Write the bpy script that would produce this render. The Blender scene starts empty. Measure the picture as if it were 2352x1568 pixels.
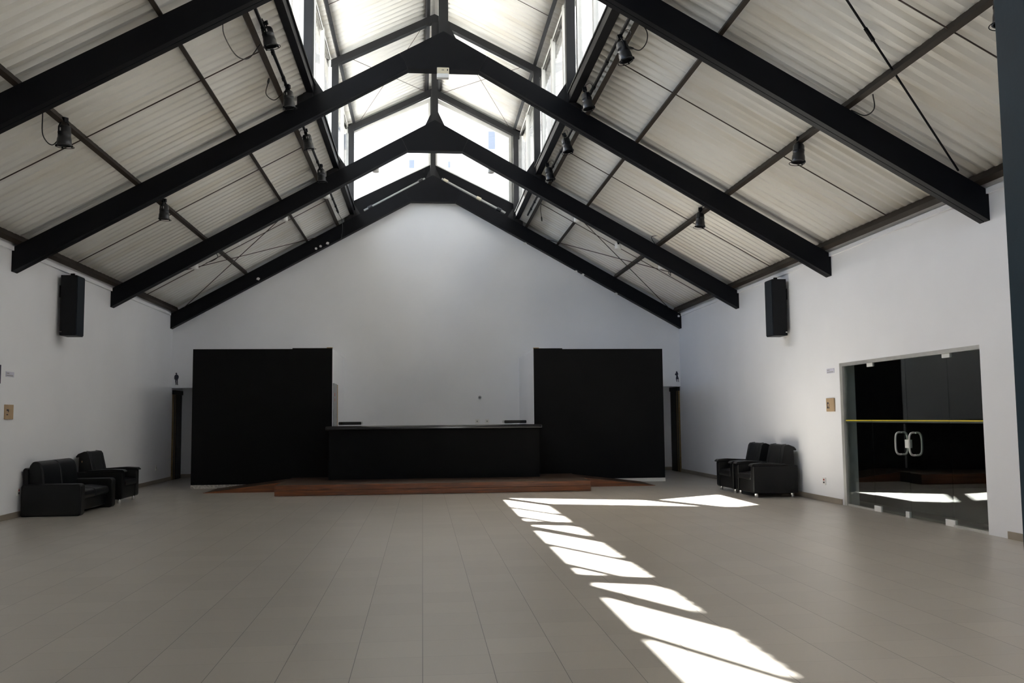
import bpy, bmesh, math, random
from mathutils import Vector, Matrix

random.seed(7)
S = bpy.context.scene
COL = S.collection
PI = math.pi

# ------------------------------------------------------------------ camera
cy, sy = math.cos(0.0971), math.sin(0.0971)
cp, sp = math.cos(0.0826), math.sin(0.0826)
cr, sr = math.cos(-0.0099), math.sin(-0.0099)
right = Vector((cy, -sy, 0)); fw0 = Vector((sy, cy, 0)); zz = Vector((0, 0, 1))
fwd = cp * fw0 + sp * zz
up = -sp * fw0 + cp * zz
r_ = cr * right + sr * up
u_ = -sr * right + cr * up
cam_d = bpy.data.cameras.new('camera')
cam_d.sensor_width = 36.0
cam_d.lens = 2124.0354 / 2352 * 36.0
cam_d.clip_start = 0.05
cam_d.clip_end = 400
cam = bpy.data.objects.new('camera', cam_d)
COL.objects.link(cam)
m = Matrix.Identity(4)
for i in range(3):
    m[i][0], m[i][1], m[i][2] = r_[i], u_[i], -fwd[i]
m.translation = Vector((0, 0, 1.4185))
cam.matrix_world = m
S.camera = cam

# ------------------------------------------------------------------ light and exposure
SUN_TO = Vector((-0.461, 0.968, 1.0)).normalized()
w = bpy.data.worlds.new('sky'); S.world = w
w.use_nodes = True
nt = w.node_tree; nt.nodes.clear()
out = nt.nodes.new('ShaderNodeOutputWorld')
bg = nt.nodes.new('ShaderNodeBackground')
sky = nt.nodes.new('ShaderNodeTexSky')
sky.sky_type = 'NISHITA'
sky.sun_disc = False
sky.sun_elevation = math.asin(SUN_TO.z)
sky.sun_rotation = math.atan2(SUN_TO.x, SUN_TO.y)
sky.air_density = 1.0
sky.dust_density = 6.0
sky.ozone_density = 1.0
bg.inputs['Strength'].default_value = 0.28
hs = nt.nodes.new('ShaderNodeHueSaturation'); hs.inputs['Saturation'].default_value = 1.0
nt.links.new(sky.outputs[0], hs.inputs['Color']); nt.links.new(hs.outputs[0], bg.inputs[0]); nt.links.new(bg.outputs[0], out.inputs[0])
sun_d = bpy.data.lights.new('sun', 'SUN')
sun_d.energy = 32.0
sun_d.color = (1.0, 0.98, 0.955)
sun_d.angle = 0.0093
sun = bpy.data.objects.new('sun', sun_d); COL.objects.link(sun)
sun.location = SUN_TO * 60
sun.rotation_euler = (-SUN_TO).to_track_quat('-Z', 'Y').to_euler()
S.view_settings.view_transform = 'Standard'
S.view_settings.look = 'None'
S.view_settings.gamma = 1.0
S.view_settings.exposure = 1.68
S.view_settings.use_curve_mapping = False
S.cycles.max_bounces = 12
S.cycles.diffuse_bounces = 7
S.cycles.glossy_bounces = 4
S.cycles.transparent_max_bounces = 16
S.cycles.caustics_reflective = False
S.cycles.caustics_refractive = False
S.cycles.sample_clamp_indirect = 8.0
S.cycles.use_denoising = True


def portal(loc, rot, sx, sy):
    d = bpy.data.lights.new('window_portal', 'AREA'); d.shape = 'RECTANGLE'; d.size = sx; d.size_y = sy
    d.cycles.is_portal = True
    o = bpy.data.objects.new('window_portal', d); COL.objects.link(o); o.location = loc; o.rotation_euler = rot
portal((-1.99, 9.9, 7.9), (0, -PI/2, 0), 2.0, 27)
portal((2.66, 9.9, 7.9), (0, PI/2, 0), 2.0, 27)
portal((.27, 23.6, 8.25), (-PI/2, 0, 0), 4.1, 2.8)

# ------- materials
def mat(name, col, rough=0.5, metal=0.0, spec=0.5, noise=0.0, nscale=6.0, bump=0.0, bscale=60.0, coat=0.0):
    mt = bpy.data.materials.new(name); mt.use_nodes = True
    n = mt.node_tree.nodes; l = mt.node_tree.links
    b = n['Principled BSDF']
    b.inputs['Base Color'].default_value = (*col, 1)
    b.inputs['Roughness'].default_value = rough
    b.inputs['Metallic'].default_value = metal
    b.inputs['Specular IOR Level'].default_value = spec
    if coat: b.inputs['Coat Weight'].default_value = coat
    tc = n.new('ShaderNodeTexCoord')
    if noise:
        nz = n.new('ShaderNodeTexNoise'); nz.inputs['Scale'].default_value = nscale
        nz.inputs['Detail'].default_value = 5
        mp = n.new('ShaderNodeMapRange')
        mp.inputs[1].default_value = 0.3; mp.inputs[2].default_value = 0.7
        mp.inputs[3].default_value = 1 - noise; mp.inputs[4].default_value = 1 + noise
        mx = n.new('ShaderNodeVectorMath'); mx.operation = 'SCALE'
        mx.inputs[0].default_value = col
        l.new(tc.outputs['Object'], nz.inputs['Vector']); l.new(nz.outputs[0], mp.inputs[0])
        l.new(mp.outputs[0], mx.inputs['Scale']); l.new(mx.outputs[0], b.inputs['Base Color'])
    if bump:
        nb = n.new('ShaderNodeTexNoise'); nb.inputs['Scale'].default_value = bscale
        bp = n.new('ShaderNodeBump'); bp.inputs['Strength'].default_value = bump; bp.inputs['Distance'].default_value = 0.01
        l.new(tc.outputs['Object'], nb.inputs['Vector']); l.new(nb.outputs[0], bp.inputs['Height'])
        l.new(bp.outputs[0], b.inputs['Normal'])
    return mt

def glass_mat(name, tint, refl=1.0):
    mt = bpy.data.materials.new(name); mt.use_nodes = True
    n = mt.node_tree.nodes; l = mt.node_tree.links; n.clear()
    o = n.new('ShaderNodeOutputMaterial'); mx = n.new('ShaderNodeMixShader')
    t = n.new('ShaderNodeBsdfTransparent'); t.inputs[0].default_value = (*tint, 1)
    g = n.new('ShaderNodeBsdfGlossy'); g.inputs['Roughness'].default_value = 0.0
    f = n.new('ShaderNodeLayerWeight'); f.inputs['Blend'].default_value = 0.5
    p5 = n.new('ShaderNodeMath'); p5.operation = 'POWER'; p5.inputs[1].default_value = 5.0
    mu = n.new('ShaderNodeMath'); mu.operation = 'MULTIPLY_ADD'; mu.inputs[1].default_value = .96 * refl; mu.inputs[2].default_value = .04 * refl; mu.use_clamp = True
    l.new(f.outputs['Facing'], p5.inputs[0]); l.new(p5.outputs[0], mu.inputs[0]); l.new(mu.outputs[0], mx.inputs[0])
    l.new(t.outputs[0], mx.inputs[1]); l.new(g.outputs[0], mx.inputs[2]); l.new(mx.outputs[0], o.inputs[0])
    return mt

def floor_mat():
    mt = bpy.data.materials.new('floor_tiles'); mt.use_nodes = True
    n = mt.node_tree.nodes; l = mt.node_tree.links
    b = n['Principled BSDF']
    tc = n.new('ShaderNodeTexCoord'); sep = n.new('ShaderNodeSeparateXYZ')
    l.new(tc.outputs['Object'], sep.inputs[0])
    def M(op, a, v=None, v2=None):
        k = n.new('ShaderNodeMath'); k.operation = op
        for i, q in enumerate((a, v, v2)):
            if q is None: continue
            if isinstance(q, (int, float)): k.inputs[i].default_value = q
            else: l.new(q, k.inputs[i])
        return k.outputs[0]
    tx = M('DIVIDE', M('ADD', sep.outputs[0], 0.0007 + 40), 0.4)
    ty = M('DIVIDE', M('ADD', sep.outputs[1], -5.6998 + 0.4091 * 100), 0.4091)
    fx = M('FRACT', tx); fy = M('FRACT', ty)
    ix = M('FLOOR', tx); iy = M('FLOOR', ty)
    ex = M('MINIMUM', fx, M('SUBTRACT', 1.0, fx)); ey = M('MINIMUM', fy, M('SUBTRACT', 1.0, fy))
    gx = M('LESS_THAN', ex, 0.0052); gy = M('LESS_THAN', ey, 0.0032)
    cmb = n.new('ShaderNodeCombineXYZ'); l.new(ix, cmb.inputs[0]); l.new(iy, cmb.inputs[1])
    wn = n.new('ShaderNodeTexWhiteNoise'); wn.noise_dimensions = '2D'; l.new(cmb.outputs[0], wn.inputs['Vector'])
    nz = n.new('ShaderNodeTexNoise'); nz.inputs['Scale'].default_value = 1.3; nz.inputs['Detail'].default_value = 4
    l.new(tc.outputs['Object'], nz.inputs['Vector'])
    v = M('ADD', M('MULTIPLY', wn.outputs[0], 0.10), M('MULTIPLY', nz.outputs[0], 0.04))
    v = M('ADD', v, 0.93)
    sc = n.new('ShaderNodeVectorMath'); sc.operation = 'SCALE'; sc.inputs[0].default_value = (0.38, 0.350, 0.31)
    l.new(v, sc.inputs['Scale'])
    g1 = n.new('ShaderNodeMix'); g1.data_type = 'RGBA'
    l.new(M('MULTIPLY', gy, 0.62), g1.inputs['Factor']); l.new(sc.outputs[0], g1.inputs['A']); g1.inputs['B'].default_value = (0.10, 0.09, 0.08, 1)
    g2 = n.new('ShaderNodeMix'); g2.data_type = 'RGBA'
    l.new(M('MULTIPLY', gx, 0.9), g2.inputs['Factor']); l.new(g1.outputs['Result'], g2.inputs['A']); g2.inputs['B'].default_value = (0.045, 0.04, 0.036, 1)
    l.new(g2.outputs['Result'], b.inputs['Base Color'])
    rr = M('ADD', M('MULTIPLY', nz.outputs[0], 0.05), 0.30)
    l.new(rr, b.inputs['Roughness'])
    b.inputs['Specular IOR Level'].default_value = 0.6
    return mt

def sheet_mat(name, col, stain):
    mt = bpy.data.materials.new(name); mt.use_nodes = True
    n = mt.node_tree.nodes; l = mt.node_tree.links
    b = n['Principled BSDF']; b.inputs['Roughness'].default_value = 0.38
    tc = n.new('ShaderNodeTexCoord'); mp = n.new('ShaderNodeMapping')
    mp.inputs['Scale'].default_value = (0.55, 2.6, 0.55)
    nz = n.new('ShaderNodeTexNoise'); nz.inputs['Scale'].default_value = 1.0; nz.inputs['Detail'].default_value = 6
    l.new(tc.outputs['Object'], mp.inputs[0]); l.new(mp.outputs[0], nz.inputs['Vector'])
    cr_ = n.new('ShaderNodeValToRGB')
    cr_.color_ramp.elements[0].position = 0.30; cr_.color_ramp.elements[0].color = (col[0] * (1 - stain * .55), col[1] * (1 - stain * .75), col[2] * (1 - stain * 1.1), 1)
    cr_.color_ramp.elements[1].position = 0.52; cr_.color_ramp.elements[1].color = (*col, 1)
    l.new(nz.outputs[0], cr_.inputs[0]); l.new(cr_.outputs[0], b.inputs['Base Color'])
    return mt

def wood_mat(name, c0, c1, rough=0.35):
    mt = bpy.data.materials.new(name); mt.use_nodes = True
    n = mt.node_tree.nodes; l = mt.node_tree.links
    b = n['Principled BSDF']; b.inputs['Roughness'].default_value = rough
    tc = n.new('ShaderNodeTexCoord'); mp = n.new('ShaderNodeMapping'); mp.inputs['Scale'].default_value = (1.2, 9, 22)
    nz = n.new('ShaderNodeTexNoise'); nz.inputs['Scale'].default_value = 1.5; nz.inputs['Detail'].default_value = 8; nz.inputs['Distortion'].default_value = 0.8
    cr_ = n.new('ShaderNodeValToRGB')
    cr_.color_ramp.elements[0].position = 0.32; cr_.color_ramp.elements[0].color = (*c0, 1)
    cr_.color_ramp.elements[1].position = 0.68; cr_.color_ramp.elements[1].color = (*c1, 1)
    l.new(tc.outputs['Object'], mp.inputs[0]); l.new(mp.outputs[0], nz.inputs['Vector']); l.new(nz.outputs[0], cr_.inputs[0]); l.new(cr_.outputs[0], b.inputs['Base Color'])
    return mt

WHITE = mat('white_wall_paint', (0.83, 0.84, 0.87), 0.75, noise=0.03, nscale=0.7, bump=0.05, bscale=30)
BLACKWALL = mat('matte_black_paint', (0.006, 0.006, 0.0065), 0.8, spec=0.15, noise=0.1, nscale=3)
STEEL = mat('black_steel_paint', (0.004, 0.0043, 0.0065), 0.5, spec=0.15, noise=0.12, nscale=4)
POST = mat('charcoal_steel_paint', (0.016, 0.0165, 0.019), 0.5, spec=0.3, noise=0.1, nscale=4)
PURLIN = mat('dark_brown_steel', (0.030, 0.023, 0.018), 0.6, spec=0.2, noise=0.15, nscale=5)
RODM = mat('rust_red_rod', (0.035, 0.016, 0.012), 0.5, noise=0.2, nscale=8)
SHEET = sheet_mat('corrugated_sheet', (0.80, 0.795, 0.765), 0.14)
ROOFTOP = mat('weathered_roof_top', (0.27, 0.27, 0.265), 0.6, noise=0.1, nscale=2)
FLOOR = floor_mat()
BASEB = mat('beige_baseboard', (0.30, 0.26, 0.21), 0.4, noise=0.1, nscale=3)
ALU = mat('aluminium', (0.62, 0.62, 0.60), 0.35, metal=0.6, noise=0.05)
PALE = mat('pale_window_frame', (0.82, 0.82, 0.80), 0.5, noise=0.04)
GLASS = glass_mat('window_glass', (0.95, 0.965, 0.96), .8)
DGLASS = glass_mat('door_glass', (0.84, 0.88, 0.86), 1.3)
LEATHER = mat('black_leather', (0.002, 0.0021, 0.0026), 0.38, spec=0.30, noise=0.2, nscale=6, bump=0.25, bscale=140)
CHROME = mat('chrome', (0.75, 0.75, 0.75), 0.15, metal=1.0, noise=0.02)
GRANITE = mat('black_granite', (0.010, 0.010, 0.012), 0.10, spec=0.6, noise=0.4, nscale=160)
WOOD = wood_mat('varnished_red_wood', (0.085, 0.025, 0.008), (0.24, 0.072, 0.018))
WOODTOP = wood_mat('worn_wood_deck', (0.035, 0.018, 0.010), (0.075, 0.040, 0.022), 0.5)
PLASTICB = mat('black_plastic', (0.012, 0.013, 0.016), 0.32, noise=0.1)
PLASTICW = mat('white_plastic', (0.78, 0.78, 0.76), 0.4, noise=0.03)
CREAM = mat('cream_plastic', (0.62, 0.57, 0.44), 0.4, noise=0.03)
LENS = mat('frosted_diffuser', (0.70, 0.72, 0.74), 0.25, noise=0.03)
NAVY = mat('navy_blue_paint', (0.006, 0.019, 0.031), 0.6, spec=0.15, noise=0.12, nscale=3, bump=0.1, bscale=20)
KRAFT = mat('tan_board', (0.46, 0.33, 0.20), 0.6, noise=0.06)
INK = mat('dark_ink', (0.02, 0.02, 0.04), 0.6, noise=0.1)
YELLOW = mat('yellow_tape', (0.62, 0.50, 0.02), 0.5, noise=0.05)
GREEN = mat('dark_green_tape', (0.012, 0.022, 0.012), 0.5, noise=0.05)
DARKROOM = mat('dark_room_paint', (0.03, 0.03, 0.03), 0.8, noise=0.1)
GREYDOOR = mat('grey_door_edge', (0.30, 0.31, 0.32), 0.5, noise=0.15, nscale=5)
RAWWOOD = wood_mat('raw_wood', (0.34, 0.22, 0.11), (0.48, 0.33, 0.18), 0.6)
BROWNDOOR = wood_mat('ochre_door_jamb', (0.16, 0.10, 0.03), (0.24, 0.16, 0.05), 0.5)
PAPER = mat('white_paper', (0.80, 0.80, 0.78), 0.7, noise=0.03)
RED = mat('red_plastic', (0.35, 0.03, 0.03), 0.4, noise=0.05)
SPECKLE = mat('speckled_stone', (0.42, 0.40, 0.37), 0.5, noise=0.45, nscale=28)
PIPE = mat('grey_tube', (0.36, 0.36, 0.35), 0.4, noise=0.05)
STUCCO = mat('pale_stucco', (0.78, 0.76, 0.72), 0.8, noise=0.05)
PALEBLUE = mat('hazy_blue_glass', (0.22, 0.25, 0.31), 0.3, noise=0.04)
SHUTTER = mat('grey_shutter', (0.40, 0.41, 0.45), 0.6, noise=0.05)
GALV = mat('galvanised_flashing', (0.34, 0.35, 0.34), 0.45, noise=0.2, nscale=5)
GROUND = mat('ground', (0.30, 0.29, 0.27), 0.9, noise=0.1)

# ------------------------------------------------------------------ mesh builder
class MB:
    def __init__(s): s.v = []; s.f = []; s.mi = []
    def add(s, vs, fs, mi=0):
        o = len(s.v); s.v += [tuple(p) for p in vs]
        for f in fs: s.f.append([i + o for i in f]); s.mi.append(mi)
        return s
    def box(s, x0, x1, y0, y1, z0, z1, mi=0):
        vs = [(x, y, z) for x in (x0, x1) for y in (y0, y1) for z in (z0, z1)]
        return s.add(vs, [(0, 1, 3, 2), (4, 6, 7, 5), (0, 4, 5, 1), (2, 3, 7, 6), (0, 2, 6, 4), (1, 5, 7, 3)], mi)
    def prism(s, pts, axis, a, b, mi=0):
        """pts: 2D polygon; axis 'y' -> (x,z); 'x' -> (y,z); 'z' -> (x,y)"""
        def P(p, t): return {'y': (p[0], t, p[1]), 'x': (t, p[0], p[1]), 'z': (p[0], p[1], t)}[axis]
        n = len(pts)
        vs = [P(p, a) for p in pts] + [P(p, b) for p in pts]
        fs = [list(range(n)), list(range(2 * n - 1, n - 1, -1))] + [(i, (i + 1) % n, n + (i + 1) % n, n + i) for i in range(n)]
        return s.add(vs, fs, mi)
    def tube(s, path, r, n=8, closed=False, mi=0):
        path = [Vector(p) for p in path]; N = len(path); rings = []
        prev = None
        for i, p in enumerate(path):
            a = path[(i - 1) % N] if (closed or i > 0) else p
            b = path[(i + 1) % N] if (closed or i < N - 1) else p
            t = (b - a).normalized()
            if prev is None:
                ref = Vector((0, 0, 1)) if abs(t.z) < .9 else Vector((1, 0, 0))
                u = t.cross(ref).normalized()
            else:
                u = (prev - t * prev.dot(t)).normalized()
            prev = u; v = t.cross(u)
            rr = r[i] if isinstance(r, (list, tuple)) else r
            rings.append([p + (u * math.cos(2 * PI * k / n) + v * math.sin(2 * PI * k / n)) * rr for k in range(n)])
        vs = [q for R in rings for q in R]; fs = []
        for i in range(N if closed else N - 1):
            j = (i + 1) % N
            for k in range(n): fs.append((i * n + k, i * n + (k + 1) % n, j * n + (k + 1) % n, j * n + k))
        if not closed:
            fs.append(list(range(n - 1, -1, -1))); fs.append([(N - 1) * n + k for k in range(n)])
        return s.add(vs, fs, mi)
    def build(s, name, material, parent=None, smooth=0, bevel=0, seg=3):
        me = bpy.data.meshes.new(name)
        me.from_pydata(s.v, [], s.f)
        bm = bmesh.new(); bm.from_mesh(me); bmesh.ops.recalc_face_normals(bm, faces=bm.faces); bm.to_mesh(me); bm.free()
        for mt in (material if isinstance(material, (list, tuple)) else [material]): me.materials.append(mt)
        me.polygons.foreach_set('material_index', s.mi)
        if smooth or bevel:
            me.polygons.foreach_set('use_smooth', [True] * len(me.polygons))
            if smooth: me.set_sharp_from_angle(angle=math.radians(smooth))
        o = bpy.data.objects.new(name, me); COL.objects.link(o)
        if bevel:
            bv = o.modifiers.new('bevel', 'BEVEL'); bv.width = bevel; bv.segments = seg; bv.limit_method = 'ANGLE'; bv.angle_limit = math.radians(30); bv.harden_normals = True
        if parent: o.parent = parent
        return o

def box(name, x0, x1, y0, y1, z0, z1, material, parent=None, bevel=0, seg=2):
    return MB().box(x0, x1, y0, y1, z0, z1).build(name, material, parent, bevel=bevel, seg=seg)

def tag(o, label, cat=None, group=None, kind=None):
    o['label'] = label
    if cat: o['category'] = cat
    if group: o['group'] = group
    if kind: o['kind'] = kind
    return o

def thing(name, label, cat, loc=(0, 0, 0), rz=0, group=None, kind=None):
    o = bpy.data.objects.new(name, None); COL.objects.link(o)
    o.empty_display_size = 0.1
    o.location = loc; o.rotation_euler = (0, 0, rz)
    return tag(o, label, cat, group, kind)

def copy_tree(o, parent=None):
    c = o.copy(); COL.objects.link(c)
    if parent: c.parent = parent
    for ch in list(o.children): copy_tree(ch, c)
    return c

def smooth_path(pts, n=6):
    """Catmull-Rom through points"""
    P = [Vector(p) for p in pts]; P = [2 * P[0] - P[1]] + P + [2 * P[-1] - P[-2]]; out_ = []
    for i in range(1, len(P) - 2):
        for k in range(n):
            t = k / n
            out_.append(0.5 * ((2 * P[i]) + (P[i + 1] - P[i - 1]) * t + (2 * P[i - 1] - 5 * P[i] + 4 * P[i + 1] - P[i + 2]) * t * t + (3 * P[i] - P[i - 1] - 3 * P[i + 1] + P[i + 2]) * t ** 3))
    out_.append(P[-2]); return out_

# ------------------------------------------------------------------ dimensions
xL, xR = -6.10, 6.62
T = [23.075, 18.7227, 14.308, 10.0827, 5.85, 1.6, -2.7]
XA = [.281, .269, .3455, .31, .30, .30, .30]
ZF = [6.885, 6.921, 6.942, 6.93, 6.93, 6.93, 6.93]
ZB, ZT, ZA = 3.669, 4.028, 7.572
DXF = .567
BT = .20
xa = .285
SL = (ZA - ZT) / (xa - xL); SRr = (ZA - ZT) / (xR - xa)
YF, YB = -3.5, 23.3
EL, ER = -1.76, 2.43           # upper edges of the main roof
GLX, GRX = -1.88, 2.55         # clerestory glass planes
def zl(x): return ZT + SL * (x - xL)
def zr(x): return ZT + SRr * (xR - x)
def zroof(x): return zl(x) if x < xa else zr(x)
# upper (monitor) roof: rafter top line
MSL, MSR = .487, .503
MZA = 9.855
def zm(x): return MZA - MSL * (xa - x) if x < xa else MZA - MSR * (x - xa)

# ------------------------------------------------------------------ setting
tag(box('floor', -6.4, 7.2, YF - .3, 25.2, -.15, 0, FLOOR), 'beige square floor tiles of the hall', 'floor', kind='structure')
tag(box('outside_ground', -90, 90, -60, 120, -.6, -.3, GROUND), 'grey ground outside the hall', 'ground', kind='structure')
b = MB(); b.prism([(xL, 0), (xL, 4.17), (-6.35, 4.02), (-6.35, 0)], 'y', YF - .3, 25.0)
tag(b.build('wall_left', WHITE), 'long white side wall behind the black sofa', 'wall', kind='structure')
DY0, DY1, DZ = 10.42, 14.165, 2.237
b = MB()
pr = [(xR, 0), (xR, 4.17), (6.87, 4.02), (6.87, 0)]
b.prism(pr, 'y', YF - .3, DY0); b.prism(pr, 'y', DY1, 25.0)
b.prism([(xR, DZ), (xR, 4.17), (6.87, 4.02), (6.87, DZ)], 'y', DY0, DY1)
tag(b.build('wall_right', WHITE), 'long white side wall with the glass entrance', 'wall', kind='structure')
# back wall with two low openings, up to the sill of the gable window
ROL, ROR = -4.90, 5.36
LZL, LZR = 2.234, 2.191
def sill(x): return 6.888 - (-1.756 - x) * .51 - .12 if x < .27 else 7.925 - (x - .27) * .4957 - .12
b = MB()
b.prism([(xL, LZL), (ROL, LZL), (ROL, 0), (ROR, 0), (ROR, LZR), (xR, LZR), (xR, zroof(xR) + .13), (GRX, zroof(GRX) + .13), (GRX, sill(GRX)), (.27, sill(.27)), (GLX, sill(GLX)), (GLX, zroof(GLX) + .13), (xL, zroof(xL) + .13)], 'y', YB, YB + .3)
tag(b.build('wall_back', WHITE), 'tall white gable wall behind the bar', 'wall', kind='structure')
b = MB(); b.prism([(-6.4, 0), (6.95, 0), (6.95, 4.0), (GRX, zroof(GRX) + .1), (GRX, zm(GRX) + .1), (xa, MZA + .1), (GLX, zm(GLX) + .1), (GLX, zroof(GLX) + .1), (-6.4, 4.0)], 'y', YF - .3, YF)
tag(b.build('wall_front', WHITE), 'white wall behind the viewer', 'wall', kind='structure')
# recesses of the two toilets
for sgn, x0, x1, lab in ((-1, xL, ROL, 'left'), (1, ROR, xR, 'right')):
    b = MB(); b.box(x0 - .02, x1 + .02, 24.35, 24.5, 0, 2.5); b.box(x0 - .02, x1 + .02, YB + .3, 24.4, 2.30, 2.5)
    if sgn < 0: b.box(x1, x1 + .15, YB + .3, 24.4, 0, 2.4)
    else: b.box(x0 - .15, x0, YB + .3, 24.4, 0, 2.4)
    tag(b.build('wall_recess_' + lab, WHITE), 'white wall inside the %s toilet recess' % ('men\'s' if sgn < 0 else 'women\'s'), 'wall', kind='structure')

# baseboards
BH = .085
b = MB(); b.box(xL, xL + .018, YF, 24.6, 0, BH)
tag(b.build('baseboard_left', BASEB), 'beige tile baseboard along the left wall', 'baseboard', kind='structure')
b = MB(); b.box(xR - .018, xR, 14.22, 24.6, 0, BH); b.box(xR - .018, xR, YF, 10.04, 0, BH)
tag(b.build('baseboard_right', BASEB), 'beige tile baseboard along the right wall', 'baseboard', kind='structure')
b = MB(); b.box(xL + .02, ROL, 24.332, 24.35, 0, BH); b.box(ROR, xR - .02, 24.332, 24.35, 0, BH)
tag(b.build('baseboard_back', BASEB), 'beige baseboard at the end of the toilet recesses', 'baseboard', kind='structure')
# white ledges along the wall heads
b = MB(); b.box(xL, xL + .035, YF, 23.0, 3.985, 4.05); b.build('trim_1', WHITE); tag(bpy.data.objects['trim_1'], 'white ledge along the head of the left wall', 'trim', kind='structure')
b = MB(); b.box(xR - .035, xR, YF, 23.0, 3.985, 4.05); b.build('trim_2', WHITE); tag(bpy.data.objects['trim_2'], 'white ledge along the head of the right wall', 'trim', kind='structure')

# corrugated roofs
def corrugated(name, label, xs, zf, y0, y1, slope, flip=True):
    pts = []; P = .2; y = y0; c = math.sqrt(1 + slope * slope)
    prof = [(0, 0), (.055, 0), (.10, .042), (.155, .042)]
    while y < y1:
        for dy, h in prof:
            if y + dy <= y1: pts.append((y + dy, h))
        y += P
    b = MB()
    vs = []; fs = []; n = len(pts)
    for x in xs:
        for (yy, h) in pts: vs.append((x, yy, zf(x) + h * c))
    for i in range(len(xs) - 1):
        for k in range(n - 1): fs.append((i * n + k, i * n + k + 1, (i + 1) * n + k + 1, (i + 1) * n + k))
    b.add(vs, fs)
    o = b.build(name, [ROOFTOP, SHEET], smooth=25)
    if sum(p.normal.z for p in o.data.polygons) < 0: o.data.flip_normals()
    sd = o.modifiers.new('thickness', 'SOLIDIFY'); sd.thickness = .006; sd.offset = 1; sd.material_offset = 1 if flip else 0; sd.use_flip_normals = False
    return tag(o, label, 'ceiling', kind='structure')
PO = .126
corrugated('ceiling_left', 'pale corrugated roof slope over the left half of the hall', [-6.75, -4.3, EL], lambda x: zl(x) + PO, YF - .4, 23.75, SL)
corrugated('ceiling_right', 'pale corrugated roof slope over the right half of the hall', [ER, 4.9, 7.25], lambda x: zr(x) + PO, YF - .4, 23.75, SRr)
MPO = .10
corrugated('ceiling_upper_left', 'bright corrugated slope of the raised ridge roof, left', [-2.07, -.9, xa - .06], lambda x: zm(x) + MPO, YF - .4, 23.95, MSL)
corrugated('ceiling_upper_right', 'bright corrugated slope of the raised ridge roof, right', [xa + .06, 1.5, 2.74], lambda x: zm(x) + MPO, YF - .4, 23.95, MSR)
b = MB(); b.prism([(xa - .25, zm(xa - .25) + .17), (xa, MZA + .19), (xa + .25, zm(xa + .25) + .17), (xa, MZA + .155)], 'y', YF - .4, 23.95)
tag(b.build('ceiling_ridge', SHEET), 'pale ridge cap over the raised roof', 'ceiling', kind='structure')

# sills of the clerestory: upstand flashing and inner dark channel
for nm, gx, e0, e1, lab in (('trim_3', GLX, EL - .02, -1.665, 'left'), ('trim_4', GRX, 2.335, ER + .02, 'right')):
    zc = zroof((e0 + e1) / 2)
    b = MB(); b.box(e0 - .015 * (1 if gx < 0 else -1), e1 - .025 * (1 if gx < 0 else -1), YF, 23.06, zc + .07, zc + .21)
    b.box(min(gx, e0), max(gx, e1), YF, 23.3, zc + .21, zc + .24)
    tag(b.build(nm, STEEL), 'black steel channel along the %s clerestory sill' % lab, 'trim', kind='structure')
    b = MB(); b.box(gx - .02, gx + .02, YF, 23.6, zc + .10, 6.89)
    tag(b.build('trim_5' if lab == 'left' else 'trim_6', GALV), 'pale flashing upstand outside the %s clerestory' % lab, 'trim', kind='structure')

# clerestory windows
MY = []
for i in range(6):
    d_ = (T[i] - T[i + 1]) / 3
    MY += [T[i] + .1 - d_, T[i] + .1 - 2 * d_, T[i + 1] + .1]
for nm, gx, lab in (('window_2', GLX, 'left'), ('window_3', GRX, 'right')):
    t = thing(nm, 'long glazed clerestory strip under the raised roof, %s' % lab, 'window', (gx, 10, 6.9), kind='structure')
    z1 = zm(gx) + .06
    b = MB()
    b.box(-.02, .02, YF - 10, 13.3, -.01, .03); b.box(-.02, .02, YF - 10, 13.3, z1 - 6.9 - .05, z1 - 6.9)
    for y in MY: b.box(-.04, .04, y - 10 - .05, y - 10 + .05, 0, z1 - 6.9)
    b.build('window_frame', PALE, t)
    ys = [23.3] + MY + [YF]
    for k in range(len(ys) - 1):
        a, c = ys[k + 1] - 10 + .05, ys[k] - 10 - .05
        b = MB(); b.box(-.003, .003, a, c, .03, z1 - 6.9 - .05)
        b.build('pane', GLASS, t)

# gable window
GY = 23.36
t = thing('window_1', 'five sided gable window above the end wall', 'window', (.27, GY, 6.9), kind='structure')
BL, BC, BR, TR, TC, TL = (-1.756, 6.888), (.27, 7.925), (2.257, 6.94), (2.274, 8.669), (.29, 9.62), (-1.76, 8.72)
def quad(pts, y0, y1, name, material, parent):
    return MB().prism([(p[0] - .27, p[1] - 6.9) for p in pts], 'y', y0, y1).build(name, material, parent)
def inset(pts, d):
    cx = sum(p[0] for p in pts) / len(pts); cz = sum(p[1] for p in pts) / len(pts); o = []
    n = len(pts)
    for i in range(n):
        p0, p1, p2 = Vector(pts[i - 1]), Vector(pts[i]), Vector(pts[(i + 1) % n])
        a = (p0 - p1).normalized(); c = (p2 - p1).normalized(); bis = (a + c).normalized()
        s_ = max(.3, math.sin(math.acos(max(-1, min(1, a.dot(bis))))))
        o.append(tuple(p1 + bis * (d / s_)))
    return o
lp = [BL, (.20, 7.89), (.20, 9.58), TL]; rp = [(.36, 7.88), BR, TR, (.36, 9.585)]
fr = MB()
for q in (lp, rp):
    oi = inset(q, .035); op = inset(q, -.07)
    for i in range(4):
        j = (i + 1) % 4
        fr.prism([(p[0] - .27, p[1] - 6.9) for p in (op[i], op[j], oi[j], oi[i])], 'y', -.03, .03)
fr.build('window_frame', PALE, t)
for q in (lp, rp): quad(inset(q, .03), -.004, .004, 'pane', GLASS, t)
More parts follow.
